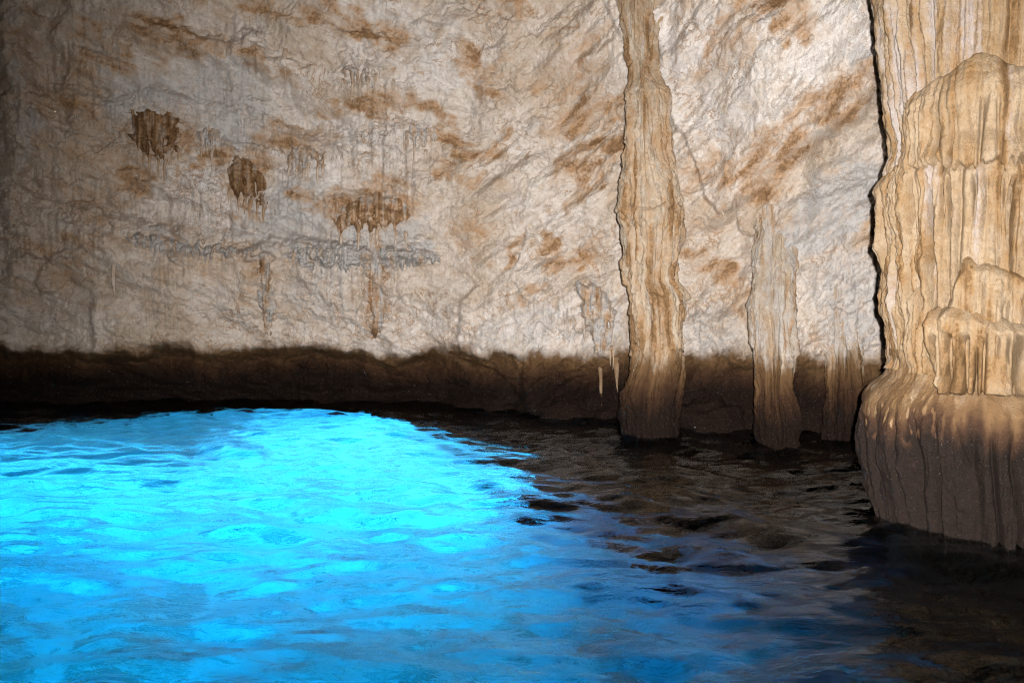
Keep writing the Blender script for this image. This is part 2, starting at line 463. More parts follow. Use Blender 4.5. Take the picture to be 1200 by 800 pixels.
# mineral stains (real colour of the rock), placed as in the photograph
OCH = [(410, 42, 70, 20, 22, 1), (300, 20, 80, 18, 15, .7), (210, 40, 60, 24, 20, .9), (130, 62, 50, 26, 25, .9), (90, 110, 30, 60, 0, .6),
       (480, 125, 55, 14, 28, .9), (515, 150, 40, 12, 30, .9), (560, 85, 40, 14, 35, .9), (580, 88, 14, 30, 40, .7), (600, 15, 26, 16, 0, .9),
       (440, 115, 30, 14, 25, .8), (400, 120, 22, 12, 0, .7), (535, 175, 46, 14, -8, 1), (690, 140, 55, 26, -28, .85), (700, 185, 60, 20, -25, .95),
       (680, 80, 60, 30, -30, .55), (690, 215, 40, 18, -40, .8), (585, 150, 18, 10, -50, .8), (430, 240, 60, 34, -10, .85), (350, 160, 60, 26, -10, .7),
       (165, 215, 24, 30, 60, .9), (240, 190, 26, 14, -30, .9), (300, 85, 70, 8, 22, .8), (370, 240, 30, 10, 30, .7), (540, 205, 34, 12, 10, .8),
       (550, 285, 24, 30, 50, .6), (605, 295, 34, 7, -45, .9), (650, 270, 30, 10, 45, .9), (690, 300, 46, 16, -15, .8), (630, 345, 40, 12, -25, .7),
       (900, 30, 70, 16, -20, 1), (985, 4, 46, 20, 0, 1), (925, 45, 30, 30, 60, .8), (860, 70, 22, 40, 25, .6), (910, 70, 24, 14, 70, .8), (840, 85, 40, 12, -30, .7),
       (970, 140, 80, 28, -38, .95), (905, 205, 80, 34, -35, .8), (1030, 285, 26, 18, 0, .8), (860, 225, 40, 30, -50, .6),
       (850, 330, 55, 20, 42, .8), (820, 300, 46, 12, 40, .7), (815, 190, 30, 40, 60, .6), (870, 350, 30, 10, 35, .6),
       (60, 300, 80, 40, -20, .5), (110, 200, 60, 80, 0, .45), (50, 60, 50, 120, 0, .45), (240, 300, 120, 30, 0, .35), (290, 340, 20, 36, 0, .5), (320, 370, 10, 40, 0, .6),
       (440, 330, 12, 60, 0, .6), (150, 150, 12, 40, 10, .5), (182, 158, 42, 40, 0, .75), (290, 214, 34, 40, 0, .85)]
ochre = np.zeros_like(P)
for (cx, c_y, rx, ry, dg, st) in OCH:
    ochre = np.maximum(ochre, st * sst(0.0, 0.55, ell(Pw + 1.5 * wf, Qw + 1.5 * wg, cx, c_y, rx * 1.25, ry * 1.25, dg)))
ochre = np.clip(ochre * (0.80 + 0.45 * dirn(fbm, 3, 8, 3, 82)) + 0.30 * dirn(fbm, 1.6, 4.5, 5, 81, 0.6) + 0.10 * sst(-0.2, 0.6, fbm(S * 0.5, ZZ * 0.5, 2, 85)), 0, 1.2)
grey = crust * 0.85
for (cx, c_y, rx, ry, dg, st) in [(240, 130, 130, 70, 15, .6), (350, 260, 110, 50, 0, .65), (440, 270, 80, 40, 0, .7), (130, 90, 40, 90, 0, .5), (980, 250, 100, 50, -35, .75),
                                  (1000, 360, 60, 90, 0, .55), (600, 390, 50, 60, 0, .45), (840, 390, 50, 60, 30, .5), (700, 370, 24, 70, 0, .5), (25, 100, 16, 120, 0, .6),
                                  (1010, 90, 30, 24, -30, .7), (840, 155, 30, 14, 20, .5), (820, 120, 120, 110, 0, .35), (940, 60, 120, 80, 0, .3), (370, 345, 60, 40, 0, .45),
                                  (40, 350, 60, 60, 0, .4), (640, 200, 60, 110, 0, .25), (470, 60, 70, 40, 20, .4)]:
    grey = np.maximum(grey, st * sst(0, 0.6, ell(Pw + wf, Qw + wg, cx, c_y, rx * 1.2, ry * 1.2, dg)))
grey = np.clip(grey + 0.18 * dripm * fbm(S * 7, ZZ * 1.5, 2, 88), 0, 1)
white = sst(-1, 3, sd) * sst(10, -14, low) * 0.8
for (cx, c_y, rx, ry, dg, st) in [(250, 120, 150, 80, 12, .9), (330, 235, 170, 60, 5, .9), (480, 60, 120, 60, 20, .7), (640, 230, 60, 150, 0, .5), (620, 400, 130, 60, 0, .7), (420, 150, 90, 40, 20, .8), (470, 390, 130, 40, 0, .6)]:
    white = np.maximum(white, st * sst(0, 0.6, ell(Pw + wf, Qw + wg, cx, c_y, rx * 1.2, ry * 1.2, dg)))
tide = np.clip((tide_top + 0.13 - ZZ) / 0.68 + 0.10 * dripm * perlin(S * 9, ZZ * 0.8, 78), 0, 1.3)

qp = 0.25 * (P[:-1] + np.roll(P, -1, 1)[:-1] + P[1:] + np.roll(P, -1, 1)[1:])
qz = 0.5 * (ZZ[:-1] + ZZ[1:])
mouth = (qp > -60 + 40 * perlin(qz * 2, 0 * qz, 3)) & (qp < 610 + 40 * perlin(qz * 2, 0 * qz, 4)) & (qz < -0.34 - 0.009 * np.clip(qp - 430, 0, 300) - 0.0038 * np.clip(260 - qp, 0, 400) + 0.1 * perlin(qp / 40, 0 * qp, 5)) & (qz > -2.93)
wall_me = grid_mesh('cave_wall', WX, WY, WZ, wrap=True, keep=~mouth, attrs={'ochre': ochre, 'grey': grey, 'tide': tide, 'drip': dripm, 'white': white})
tag(link('cave_wall', wall_me, M_WALL), 'pale ochre stained limestone cave wall rising from the blue water', kind='structure')

WPX, WPY = project(WX, np.where(WY > 0.5, WY, 0.5), WZ)
def wall_hit(px, py):
    """point of the finished wall surface seen at a photo pixel (nearest hit)"""
    d = (WPX - px) ** 2 + (WPY - py) ** 2 + np.where(inview & (WZ > -0.3), 0, 1e9)
    cand = np.flatnonzero(d.ravel() < d.min() + 2.0)
    i = cand[np.argmin(WY.ravel()[cand])]
    return float(WX.ravel()[i]), float(WY.ravel()[i]), float(WZ.ravel()[i])

# ceiling: the vault that closes the cave above the wall
ci = np.concatenate([np.arange(0, 89, 1), np.arange(89, 89 + len(phi_f), 12), np.arange(89 + len(phi_f), len(PHI), 1)])
KK = np.linspace(0, 1, 60)[:, None]
ce_r = rho_f[-1][ci][None, :] * np.cos(KK * math.pi / 2 * 0.985)
ce_z = ZR[-1] - 0.02 + 1.9 * np.sin(KK * math.pi / 2)
ph = PHI[ci][None, :]
cn = 0.35 * fbm(ce_r * np.sin(ph) * 0.7 + 40, ce_r * np.cos(ph) * 0.7, 5, 15) * sst(0, 0.08, KK)
ce_me = grid_mesh('cave_ceiling', ce_r * np.sin(ph), ce_r * np.cos(ph), ce_z + cn, wrap=True,
                  attrs={'ochre': np.clip(0.3 + cn * 1.5, 0, 1), 'grey': 0 * cn, 'tide': 0 * cn})
tag(link('cave_ceiling', ce_me, M_WALL), 'low rock vault closing the cave overhead', kind='structure')

# ------------------------------------------------------------------ sea bed
bx = np.linspace(-16, 13, 150); by = np.linspace(-10, 22, 170)
BX, BY = np.meshgrid(bx, by)
BZ = -2.95 + 0.45 * np.clip((10.8 - BY) / 7.5, 0, 1) + 0.05 * fbm(BX * 0.5, BY * 0.5, 3, 5) + 0.05 * np.clip(BX, 0, 8)
BZ = BZ + 0.8 * sst(0.6, 3.2, BX - 0.12 * (BY - 4)) * sst(11.0, 8.0, BY) * (0.8 + 0.35 * fbm(BX * 1.1, BY * 1.1, 4, 6))
BZ = np.minimum(BZ, -0.5)
bed_me = grid_mesh('seabed', BX, BY, BZ, attrs={'rock': sst(0.7, 3.0, BX - 0.10 * (BY - 4) + 0.7 * fbm(BX * 0.7, BY * 0.7, 4, 8)) * sst(11.5, 9.5, BY) + 0.88 * sst(10.4, 11.4, BY) * sst(0.45, 1.7, np.hypot((BX + 2.75) / 1.5, (BY - 12.2) / 3) + 0.3 * fbm(BX * 0.8, BY * 0.8, 3, 18))})  # dark rock at right; beyond the mouth, glow's hot centre and fade painted in
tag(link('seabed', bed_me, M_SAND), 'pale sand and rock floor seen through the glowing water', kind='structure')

# ------------------------------------------------------------------ water
def axis(parts):
    return np.unique(np.concatenate([np.arange(a, b, s) for a, b, s in parts]))
wxs = axis([(-17, -8, 0.25), (-8, 7.5, 0.035), (7.5, 14, 0.25)])
wys = axis([(-11, 2.0, 0.25), (2.0, 11.3, 0.028), (11.3, 11.52, 0.1)])
AX, AY = np.meshgrid(wxs, wys)
AZ = np.zeros_like(AX)
rw = np.random.RandomState(3)
for i in range(64):
    lam = 0.12 * (0.75 / 0.12) ** rw.rand() if i > 7 else rw.uniform(0.8, 1.7)
    th = math.radians(78 + rw.normal(0, 34))
    kx, ky = math.cos(th) * 2 * math.pi / lam, math.sin(th) * 2 * math.pi / lam
    env = 0.5 + 0.5 * perlin(AX * 0.55 / max(lam, .5), AY * 0.55 / max(lam, .5), 200 + i)
    w = np.sin(kx * AX + ky * AY + rw.rand() * 6.28 + 1.2 * perlin(AX * 0.5, AY * 0.5, 260 + i))
    AZ += (0.0118 if i > 7 else 0.0060) * lam * np.clip(env, 0, 1.2) * w
edge = np.minimum(np.minimum(AX - wxs[0], wxs[-1] - AX), np.minimum(AY - wys[0], wys[-1] - AY))
AZ *= sst(0, 0.6, edge)
wat_me = grid_mesh('water', AX, AY, AZ)
# close the body of water: sides and underside
import bmesh
bm = bmesh.new(); bm.from_mesh(wat_me)
bm.verts.ensure_lookup_table()
x0, x1, y0, y1 = wxs[0], wxs[-1], wys[0], wys[-1]
border = [e for e in bm.edges if e.is_boundary]
ret = bmesh.ops.extrude_edge_only(bm, edges=border)
low_v = [v for v in ret['geom'] if isinstance(v, bmesh.types.BMVert)]
for v in low_v: v.co.z = -4.0
side_f = [f for f in ret['geom'] if isinstance(f, bmesh.types.BMFace)]
cap = bmesh.ops.contextual_create(bm, geom=[e for e in bm.edges if e.is_boundary])
for f in side_f + list(cap['faces']):
    f.material_index = 1; f.smooth = False
bmesh.ops.recalc_face_normals(bm, faces=bm.faces)
bm.to_mesh(wat_me); bm.free()
wat_me.materials.append(M_WATER); wat_me.materials.append(M_WSIDE)
tag(link('water', wat_me, None), 'rippled clear sea water glowing turquoise over the cave floor', kind='structure')

# ------------------------------------------------------------------ columns
def make_column(label, group, sil, D, cuts, mat, seed, stain=0.5, flute=0.03, zlow=-3.2, greyamt=0.2, lean=(1.35, 1.6)):
    """sil: (py, left px, right px) down the outline; cuts: part names with the py where each begins"""
    zs, cxs, rs = [], [], []
    for (py, l_, r_) in sil:
        tl, h = ray(l_, py); tr, _ = ray(r_, py)
        zs.append(CAMZ + h * D); cxs.append((tl + tr) / 2 * D); rs.append((tr - tl) / 2 * D)
    zs = np.array(zs)[::-1]; cxs = np.array(cxs)[::-1]; rs = np.array(rs)[::-1]
    root = empty('limestone_column', (float(cxs[0]), D, 0.0))
    tag(root, label, 'column', group)
    nth = 220
    th = np.linspace(-math.pi, math.pi, nth, endpoint=False)
    zcut = [zlow] + [CAMZ + float(ray(600, py)[1]) * D for _, py in cuts[::-1]][:-1] + [float(zs[-1])]
    names = [nm for nm, _ in cuts[::-1]]
    w_top = wall_hit((sil[0][1] + sil[0][2]) / 2, sil[0][0])[1] + lean[0] * float(rs[-1]) - D   # how far back the head lies in the rock
    w_top = max(w_top, 0.0)
    cz = [CAMZ + float(ray(600, py)[1]) * D for _, py in cuts[::-1]]     # top heights of the parts, bottom first
    lo = zlow
    for i, nm in enumerate(names):
        hi = cz[i]
        z = np.arange(lo - (0.05 if i else 0), hi + 0.001, 0.013)
        TH, Z = np.meshgrid(th, z)
        s_ = np.clip((Z - lo) / (hi - lo), 0, 1)
        wl = 0.14 * perlin(TH * 1.3, 0 * TH + i * 7.3, seed + 50) + 0.05 * perlin(TH * 5, 0 * TH + i * 3.1, seed + 51) if i else 0
        wh = 0.14 * perlin(TH * 1.3, 0 * TH + (i + 1) * 7.3, seed + 50) + 0.05 * perlin(TH * 5, 0 * TH + (i + 1) * 3.1, seed + 51) if i < len(names) - 1 else 0
        Zf = Z; Z = Z + wl * (1 - s_) ** 2 + wh * s_ ** 2
        c = np.interp(Z, zs, cxs); r = np.interp(Z, zs, rs)
        sw = TH * 0.30 / 0.3
        a = TH + 0.05 * fbm(TH * 2, Z * 1.2, 2, seed)
        f = flute * (perlin(a * 2.4, Z * 0.8, seed + 1) + 0.5 * perlin(a * 6.5, Z * 1.3, seed + 2) + 0.25 * perlin(a * 15, Z * 2.2, seed + 3))
        r = r + f + 0.032 * fbm(a * 1.3, Z * 2.2, 4, seed + 5, 0.55) + 0.012 * fbm(a * 4.5, Z * 4, 3, seed + 6) + 0.006 * fbm(a * 14, Z * 14, 3, seed + 7) - flute * 1.0 * sst(0.10, 0.0, np.abs(perlin(a * 4.2, Z * 1.0, seed + 8))) * sst(-0.3, 0.4, perlin(a * 1.5, Z * 1.6, seed + 10)) + 0.020 * (np.floor(fbm(a * 1.8, Z * 1.4, 3, seed + 12) * 4) / 2)
        stp = (Z * 2.3 + 0.4 * perlin(a * 2.5, Z, seed + 9)) % 1.0
        r = r + 0.022 * (1 - stp) ** 2 * sst(0.5, 0.9, Z)
        if i < len(names) - 1 and nm != 'base':
            r = r * (1 - 0.10 * sst(hi - 0.06, hi + 0.005, Zf))     # each part tucks under the one above
        else:
            r = r * np.sqrt(np.clip((hi + 0.002 - Zf) / 0.05, 0.0004, 1))
        if i > 0 and names[i - 1] != 'base':
            r = r * (1 + 0.045 * sst(lo + 0.22, lo - 0.02, Zf)) * (1 - 0.25 * sst(lo + 0.0, lo - 0.05, Zf))
        Dz = D + w_top * sst(zs[-1] - lean[1], zs[-1], Z)
        X = c * Dz / D + r * np.sin(TH); Y = Dz - r * np.cos(TH)
        streak = perlin(a * 3.2, Z * 0.8, seed + 20) + 0.45 * perlin(a * 9, Z * 1.1, seed + 21) + 0.6 * fbm(a * 1.5, Z * 2.5, 4, seed + 22)
        och = np.clip(stain + 0.75 * streak, 0, 1.1)
        gr = np.clip(greyamt + 0.6 * perlin(a * 3.5, Z * 0.9, seed + 23) + 0.4 * fbm(a * 2, Z * 3, 3, seed + 24), 0, 1)
        td = np.clip((0.95 + 0.14 * perlin(a * 1.6, Z * .8, seed + 25) + 0.10 * perlin(a * 7, Z * .5, seed + 26) - Z) / 0.85, 0, 1.25)
        me = grid_mesh(nm, X, Y, Z, wrap=True, attrs={'ochre': och, 'grey': gr, 'tide': td, 'drip': 0 * td + 0.6}, origin=tuple(root.location), flip=True)
        link(nm, me, mat, root)
        lo = hi
    return root

SIL_A = [(-70, 718, 786), (-20, 724, 778), (30, 732, 771), (60, 736, 767), (85, 738, 769), (105, 735, 779), (140, 734, 783), (180, 733, 785), (210, 729, 794), (245, 726, 801), (275, 730, 799), (290, 734, 795),
         (330, 736, 790), (345, 738, 799), (365, 738, 802), (410, 741, 800), (440, 736, 800), (460, 729, 799), (490, 728, 797), (515, 733, 793), (560, 733, 790)]
col_a = make_column('thick cream and brown limestone column standing free in the water', 'columns along the cave wall',
            SIL_A, 8.22, [('drapery', -70), ('upper_shaft', 98), ('middle_shaft', 245), ('lower_shaft', 338), ('base', 440)], M_COL, 300, 0.50, 0.034, lean=(0.55, 2.2))
SIL_B = [(225, 884, 930), (265, 884, 932), (300, 882, 933), (340, 881, 932), (370, 880, 931), (400, 884, 930), (430, 886, 928), (450, 888, 926),
         (470, 887, 931), (490, 888, 935), (510, 888, 936), (530, 890, 934), (560, 888, 936)]
make_column('slim pale grey column under the overhanging white slab', 'columns along the cave wall',
            SIL_B, 7.72, [('shaft', 225), ('base', 455)], M_COL, 340, 0.22, 0.030, greyamt=0.6, lean=(1.25, 2.0))
SIL_C = [(330, 972, 1000), (370, 970, 1003), (400, 971, 1006), (430, 969, 1009), (480, 968, 1010), (515, 968, 1008), (560, 966, 1010)]
make_column('low faint column against the wall beside the big flowstone pillar', 'columns along the cave wall',
            SIL_C, 8.0, [('shaft', 330), ('base', 450)], M_COL, 380, 0.15, 0.026, greyamt=0.7)

# ------------------------------------------------------------------ big flowstone pillar
FX, FY = 3.07, 5.2
DC = math.hypot(FX, FY); AC = math.atan2(FX, FY)
def tangent_radius(px, py):
    t, h = ray(px, py)
    a = AC - math.atan(float(t))
    R = DC * math.sin(a)
    L = math.sqrt(DC * DC - R * R)
    return R, CAMZ + float(h) * L * math.cos(math.atan(float(t)))
prof = [tangent_radius(*p) for p in [(1012, -150), (1015, -60), (1018, 0), (1022, 60), (1027, 110), (1034, 160), (1037, 182), (1031, 196), (1029, 215), (1032, 260),
                                     (1037, 320), (1040, 380), (1043, 425), (1036, 438), (1022, 450), (1012, 463), (1008, 480), (1008, 502), (1013, 530),
                                     (1022, 570), (1031, 605), (1038, 628), (1044, 680)]]
PR = np.array([p[0] for p in prof])[::-1]; PZ = np.array([p[1] for p in prof])[::-1]
TH0 = -AC                                         # theta 0 looks from the pillar to the camera
pillar = empty('flowstone_pillar', (FX, FY, 0))
tag(pillar, 'massive tan flowstone pillar with tiered curtains and a dark brown ribbed foot', 'pillar')
thv = np.concatenate([np.linspace(-math.pi, -1.9, 40)[:-1], np.linspace(-1.9, 1.2, 420), np.linspace(1.2, math.pi, 60)[1:-1]])

def pillar_xy(r, th):
    """theta 0 faces the camera, negative to its left"""
    dx = -math.sin(AC) * np.cos(th) - (-math.cos(AC)) * -np.sin(th) * -1
    ux, uy = -math.sin(AC), -math.cos(AC)          # towards the camera
    vx, vy = math.cos(AC), -math.sin(AC)           # to the right as seen by the camera
    return FX + r * (ux * np.cos(th) + vx * np.sin(th)), FY + r * (uy * np.cos(th) + vy * np.sin(th))

def pillar_grid(z0, z1, dz=0.0085):
    z = np.arange(z0, z1, dz)
    TH, Z = np.meshgrid(thv, z)
    r = np.interp(Z, PZ, PR)
    x, y = pillar_xy(r, TH)
    p, q = project(x, y, Z)
    return TH, Z, r, p, q

def flutes(TH, Z, seed, a=1.0):
    w = TH + 0.03 * fbm(TH * 2, Z * 1.5, 2, seed)
    g1 = np.abs(perlin(w * 4.6, Z * 0.5, seed + 1)); g2 = np.abs(perlin(w * 11, Z * 0.8, seed + 2))
    return a * (0.10 * np.minimum(g1, 0.42) ** 0.6 - 0.055 + 0.030 * np.minimum(g2, 0.4) ** 0.6 + 0.010 * perlin(w * 26, Z * 2.2, seed + 3)
                + 0.016 * fbm(w * 5, Z * 5, 4, seed + 4, 0.6) + 0.004 * fbm(w * 30, Z * 24, 2, seed + 6))

def stain_attrs(TH, Z, seed, och=0.35, gr=0.15, tide=0.0):
    s = perlin(TH * 9, Z * 0.5, seed) + 0.6 * perlin(TH * 22, Z * 0.9, seed + 1)
    g = perlin(TH * 7, Z * 0.6, seed + 3) + 0.5 * perlin(TH * 18, Z * 1.2, seed + 4)
    s = s + 0.7 * fbm(TH * 4, Z * 3, 4, seed + 6, 0.6)
    return {'ochre': np.clip(och + 0.85 * s, 0, 1.1), 'drip': 0 * Z + 0.5, 'grey': np.clip(gr + 0.9 * g, 0, 1), 'tide': np.clip(tide + 0 * Z, 0, 1.3)}

def add_part(name, TH, Z, r, attrs, keep=None, parent=None, wrap=True):
    x, y = pillar_xy(r, TH)
    me = grid_mesh(name, x, y, Z, wrap=wrap, keep=keep, attrs=attrs, origin=(FX, FY, 0), flip=True)
    return link(name, me, M_FLOW, parent or pillar)

# shaft
TH, Z, r0, p, q = pillar_grid(0.85, 5.6, 0.0105)
rs = r0 - 0.035 + flutes(TH, Z, 400)
add_part('shaft', TH, Z, rs, stain_attrs(TH, Z, 410, 0.25, 0.30))

def tier(name, poly, lift, z0, z1, seed, lip_px, och, gr, drip=1.0, soft=7, cap=26.0, fg=1.0, gk=0.22, gt=0.22, gf=15.0):
    """a flowstone sheet standing proud of the shaft, outlined in the photograph"""
    TH, Z, r0, p, q = pillar_grid(z0, z1)
    wv = 2.2 * fbm(TH * 9, Z * 7, 3, seed + 30)
    fing = 22 * np.clip(perlin(TH * 15, 0 * TH, seed + 31), 0, 1) ** 0.7 + 8 * perlin(TH * 34, 0 * TH, seed + 32)
    fing = fing * fg
    sdp = poly_sd(p + wv, q + wv - fing * sst(25, 60, q - np.interp(p, *zip(*sorted([u for u in poly if u[1] <= lip_px(u[0]) + 26])))), poly)
    # lower rim broken into drips
    up = sorted([pt for pt in poly if pt[1] <= lip_px(pt[0]) + 26 and pt[0] < 1331])
    ytop = np.interp(p, [u[0] for u in up], [u[1] for u in up])
    body = sst(-1.0, soft, sdp) * np.clip((q - ytop + wv * 2 + 2) / cap, 0.02, 1) ** 0.55
    le = 0.012 + lift * sst(1032, 1100, p)
    rr = r0 - 0.075 + (le + 0.075) * body + flutes(TH, Z, seed, drip) * (0.35 + 0.65 * body) + 0.010 * fbm(TH * 7, Z * 26, 3, seed + 40) * (1 - body * 0.7) + 0.03 * fbm(TH * 3, Z * 3, 3, seed + 44)
    gap = np.clip(perlin(TH * gf, Z * 1.1, seed + 7) - gt, 0, 1) * sst(10, 40, q - lip_px(p))
    rr = rr - gk * np.minimum(gap * 1.6, 0.5) * drip
    qk = sdp[:-1, :] > -3.5
    k2 = np.zeros((Z.shape[0] - 1, Z.shape[1]), bool); k2[:, :] = qk
    k2 &= (np.abs(TH[:-1]) < 2.2)
    return add_part(name, TH, Z, rr, stain_attrs(TH, Z, seed + 11, och, gr), keep=k2)

T1 = [(1050, 120), (1062, 106), (1090, 92), (1118, 76), (1135, 62), (1150, 54), (1168, 60), (1190, 70), (1260, 92), (1330, 130), (1330, 190), (1052, 196)]
tier('upper_curtain', T1, 0.10, 2.05, 3.35, 430, lambda x: 95 + 0 * x, 0.30, 0.0, 0.8, 7, 44.0)
T2 = [(1020, 215), (1030, 200), (1045, 188), (1066, 177), (1090, 175), (1118, 179), (1130, 172), (1165, 173), (1200, 168), (1330, 172), (1330, 335), (1150, 335),
      (1118, 360), (1102, 380), (1098, 442), (1020, 447)]
tier('middle_curtain', T2, 0.05, 0.98, 2.75, 460, lambda x: 190 + 0 * x, 0.38, 0.0, 1.0, 7, 30.0, 0.3, 0.34, 0.16)
T3 = [(1118, 320), (1124, 296), (1133, 284), (1145, 292), (1165, 300), (1200, 312), (1330, 320), (1330, 400), (1125, 392), (1106, 362), (1110, 338)]
tier('terrace', T3, 0.12, 1.15, 2.10, 490, lambda x: 330 + 0 * x, 0.28, -0.1, 0.6, 16, 26.0, 0.0)
T4 = [(1094, 372), (1099, 358), (1108, 351), (1140, 352), (1160, 362), (1200, 374), (1330, 384), (1330, 470), (1105, 464), (1096, 400)]
tier('lower_curtain', T4, 0.21, 0.86, 1.75, 520, lambda x: 376 + 0 * x, 0.35, -0.1, 0.9, 9, 24.0, 0.0, 0.75, 0.02, 17.0)

# legs of dripstone from the lower lip to the foot, each one its own part
rd = random.Random(5)
def drip_mesh(name, L, r_top, r_bot, bend, seed, n=12, rings=16, point=False, back=0.0, stain=0.0):
    a = np.linspace(0, 2 * math.pi, n, endpoint=False); t = np.linspace(0, 1, rings)
    A, T = np.meshgrid(a, t)
    R = r_top + (r_bot - r_top) * T ** 0.7
    if point:
        R = r_top * (1 - T ** 1.3) + 0.0015
    R = R * (1 + 0.35 * perlin(0 * A, T * 3 + seed, seed + 2) + 0.22 * perlin(A * 0.9, T * 4 + seed, seed) + 0.12 * perlin(A * 2, T * 9 + seed, seed + 1))
    X = R * np.cos(A) + bend * T * T; Y = R * np.sin(A) + back * np.clip(1 - T / 0.55, 0, 1) ** 2; Z_ = -L * T
    return grid_mesh(name, X, Y, Z_, wrap=True, flip=True,
                     attrs={'ochre': np.clip(0.4 + 0.6 * perlin(A, T * 2, seed + 3), 0, 1), 'grey': 0 * T, 'tide': 0 * T + stain, 'drip': 0 * T + 0.6})
for i, (xt, yt, xb, yb, wt, wb) in enumerate([(1099, 374, 1110, 452, 12, 13), (1118, 386, 1124, 450, 15, 9), (1130, 388, 1142, 456, 16, 8), (1152, 392, 1160, 455, 12, 6),
                                              (1174, 396, 1170, 452, 13, 7), (1196, 404, 1194, 455, 12, 9), (1214, 404, 1216, 455, 14, 9)]):
    z_t = CAMZ + float(ray(600, yt)[1]) * 4.55
    rr = float(np.interp(z_t, PZ, PR)) + 0.07
    # direction of the pixel column, met with the pillar's skin
    t, h = ray(xt, yt); a = AC - math.atan(float(t)); th = -math.asin(min(0.98, DC * math.sin(a) / rr)) + a if abs(DC * math.sin(a)) < rr else -1.2
    x, y = pillar_xy(rr, np.array(th)); x, y = float(x), float(y)
    zt = CAMZ + float(h) * y
    zb = CAMZ + float(ray(xb, yb)[1]) * y
    me = drip_mesh('drip_leg', zt - zb + 0.05, wt / 2 / F * y, wb / 2 / F * y, (xb - xt) / F * y, 10 + i * 3)
    link('drip_leg', me, M_FLOW, pillar, (x - FX, y - FY, zt + 0.02))

# ribbed foot
TH, Z, r0, p, q = pillar_grid(-3.0, 1.12)
rib = 2.2 * np.minimum(np.abs(perlin((TH + 0.10 * Z) * 5.5 + 0.5 * perlin(TH * 3, Z * 1.2, 551), Z * 0.5, 550)), 0.4) ** 0.7 - 0.6 + 0.5 * perlin(TH * 2.5, Z * 1.5, 561)
rb = r0 + sst(0.80, 0.45, Z) * (-0.02 + 0.085 * rib + 0.02 * np.abs(perlin(TH * 16, Z * 1.5, 552)) + 0.012 * fbm(TH * 9, Z * 6, 3, 562)) + 0.012 * fbm(TH * 6, Z * 7, 4, 553) + 0.004 * fbm(TH * 25, Z * 30, 2, 554)
rb = rb + 0.02 * perlin(TH * 3, Z * 3, 555) * sst(0.5, 0.8, Z)
tdv = np.clip((0.86 + 0.10 * perlin(TH * 5, Z * 0.4, 556) + 0.08 * perlin(TH * 14, Z * 0.3, 557) + 0.08 - Z) / 0.42, 0, 1) * 1.0
tdv = np.where(Z > 0.7, np.maximum(tdv, 0.19 + 0.05 * perlin(TH * 4, Z * 6, 558)), tdv)
spot = sst(0.26, 0.36, perlin(TH * 26, Z * 13, 559)) * sst(0.42, 0.75, Z) * sst(0.1, -0.9, TH)
tdv = tdv * (1 - spot)
at_ = stain_attrs(TH, Z, 560, 0.45, -0.2); at_['tide'] = tdv
add_part('foot', TH, Z, rb, at_)

# ------------------------------------------------------------------ stalactites on the wall
def stalactite(px, py, py2, w, label, seed, group=None, mat=None, sink=0.4):
    x, y, z = wall_hit(px, py)
    rt = w / 2 / F * y
    L = (py2 - py) / F * y
    o = link('stalactite', drip_mesh('stalactite', L, rt, 0.003, rd.uniform(-0.02, 0.02), seed, 14, 22, True, 0.16, 0.16 if mat else 0.0), mat or M_WALL, None, (x, y - rt * sink, z + 0.03))
    return tag(o, label, 'stalactite', group)
stalactite(333, 50, 98, 6, 'thin white stalactite hanging alone high on the left wall', 700, 'stalactites')
stalactite(133, 288, 354, 10, 'grey stalactite with a broad tip low on the left wall', 705, 'stalactites')
stalactite(703, 424, 480, 7, 'pale pointed stalactite hanging over the dark tide band, left of two', 710, 'stalactites', M_DRIP, -0.3)
stalactite(722, 414, 462, 8, 'pale stalactite right beside the thick column over the tide band', 715, 'stalactites', M_DRIP, -0.3)
stalactite(846, 246, 262, 4, 'tiny stalactite under the tip of the white slab', 720, 'stalactites')
stalactite(737, 62, 78, 4, 'tiny stalactite at the slab edge above the thick column', 725, 'stalactites')

# depth of the finished wall on a 2-pixel lattice, to hang things on it
_m = inview & (WZ > -0.3) & (WPX > -40) & (WPX < 1240) & (WPY > -100) & (WPY < 640)
_ix = ((WPX[_m] + 40) / 2).astype(int); _iy = ((WPY[_m] + 100) / 2).astype(int)
DB = np.full((371, 641), 1e9); np.minimum.at(DB, (_iy, _ix), WY[_m])
for _k in range(3):
    sh = np.minimum(np.minimum(np.roll(DB, 1, 0), np.roll(DB, -1, 0)), np.minimum(np.roll(DB, 1, 1), np.roll(DB, -1, 1)))
    DB = np.where(DB > 1e8, sh, DB)
def wall_depth(px, py):
    fx = np.clip((px + 40) / 2 - 0.5, 0, 639.0); fy = np.clip((py + 100) / 2 - 0.5, 0, 369.0)
    i, j = fx.astype(int), fy.astype(int); u, v = fx - i, fy - j
    return (DB[j, i] * (1 - u) + DB[j, i + 1] * u) * (1 - v) + (DB[j + 1, i] * (1 - u) + DB[j + 1, i + 1] * u) * v

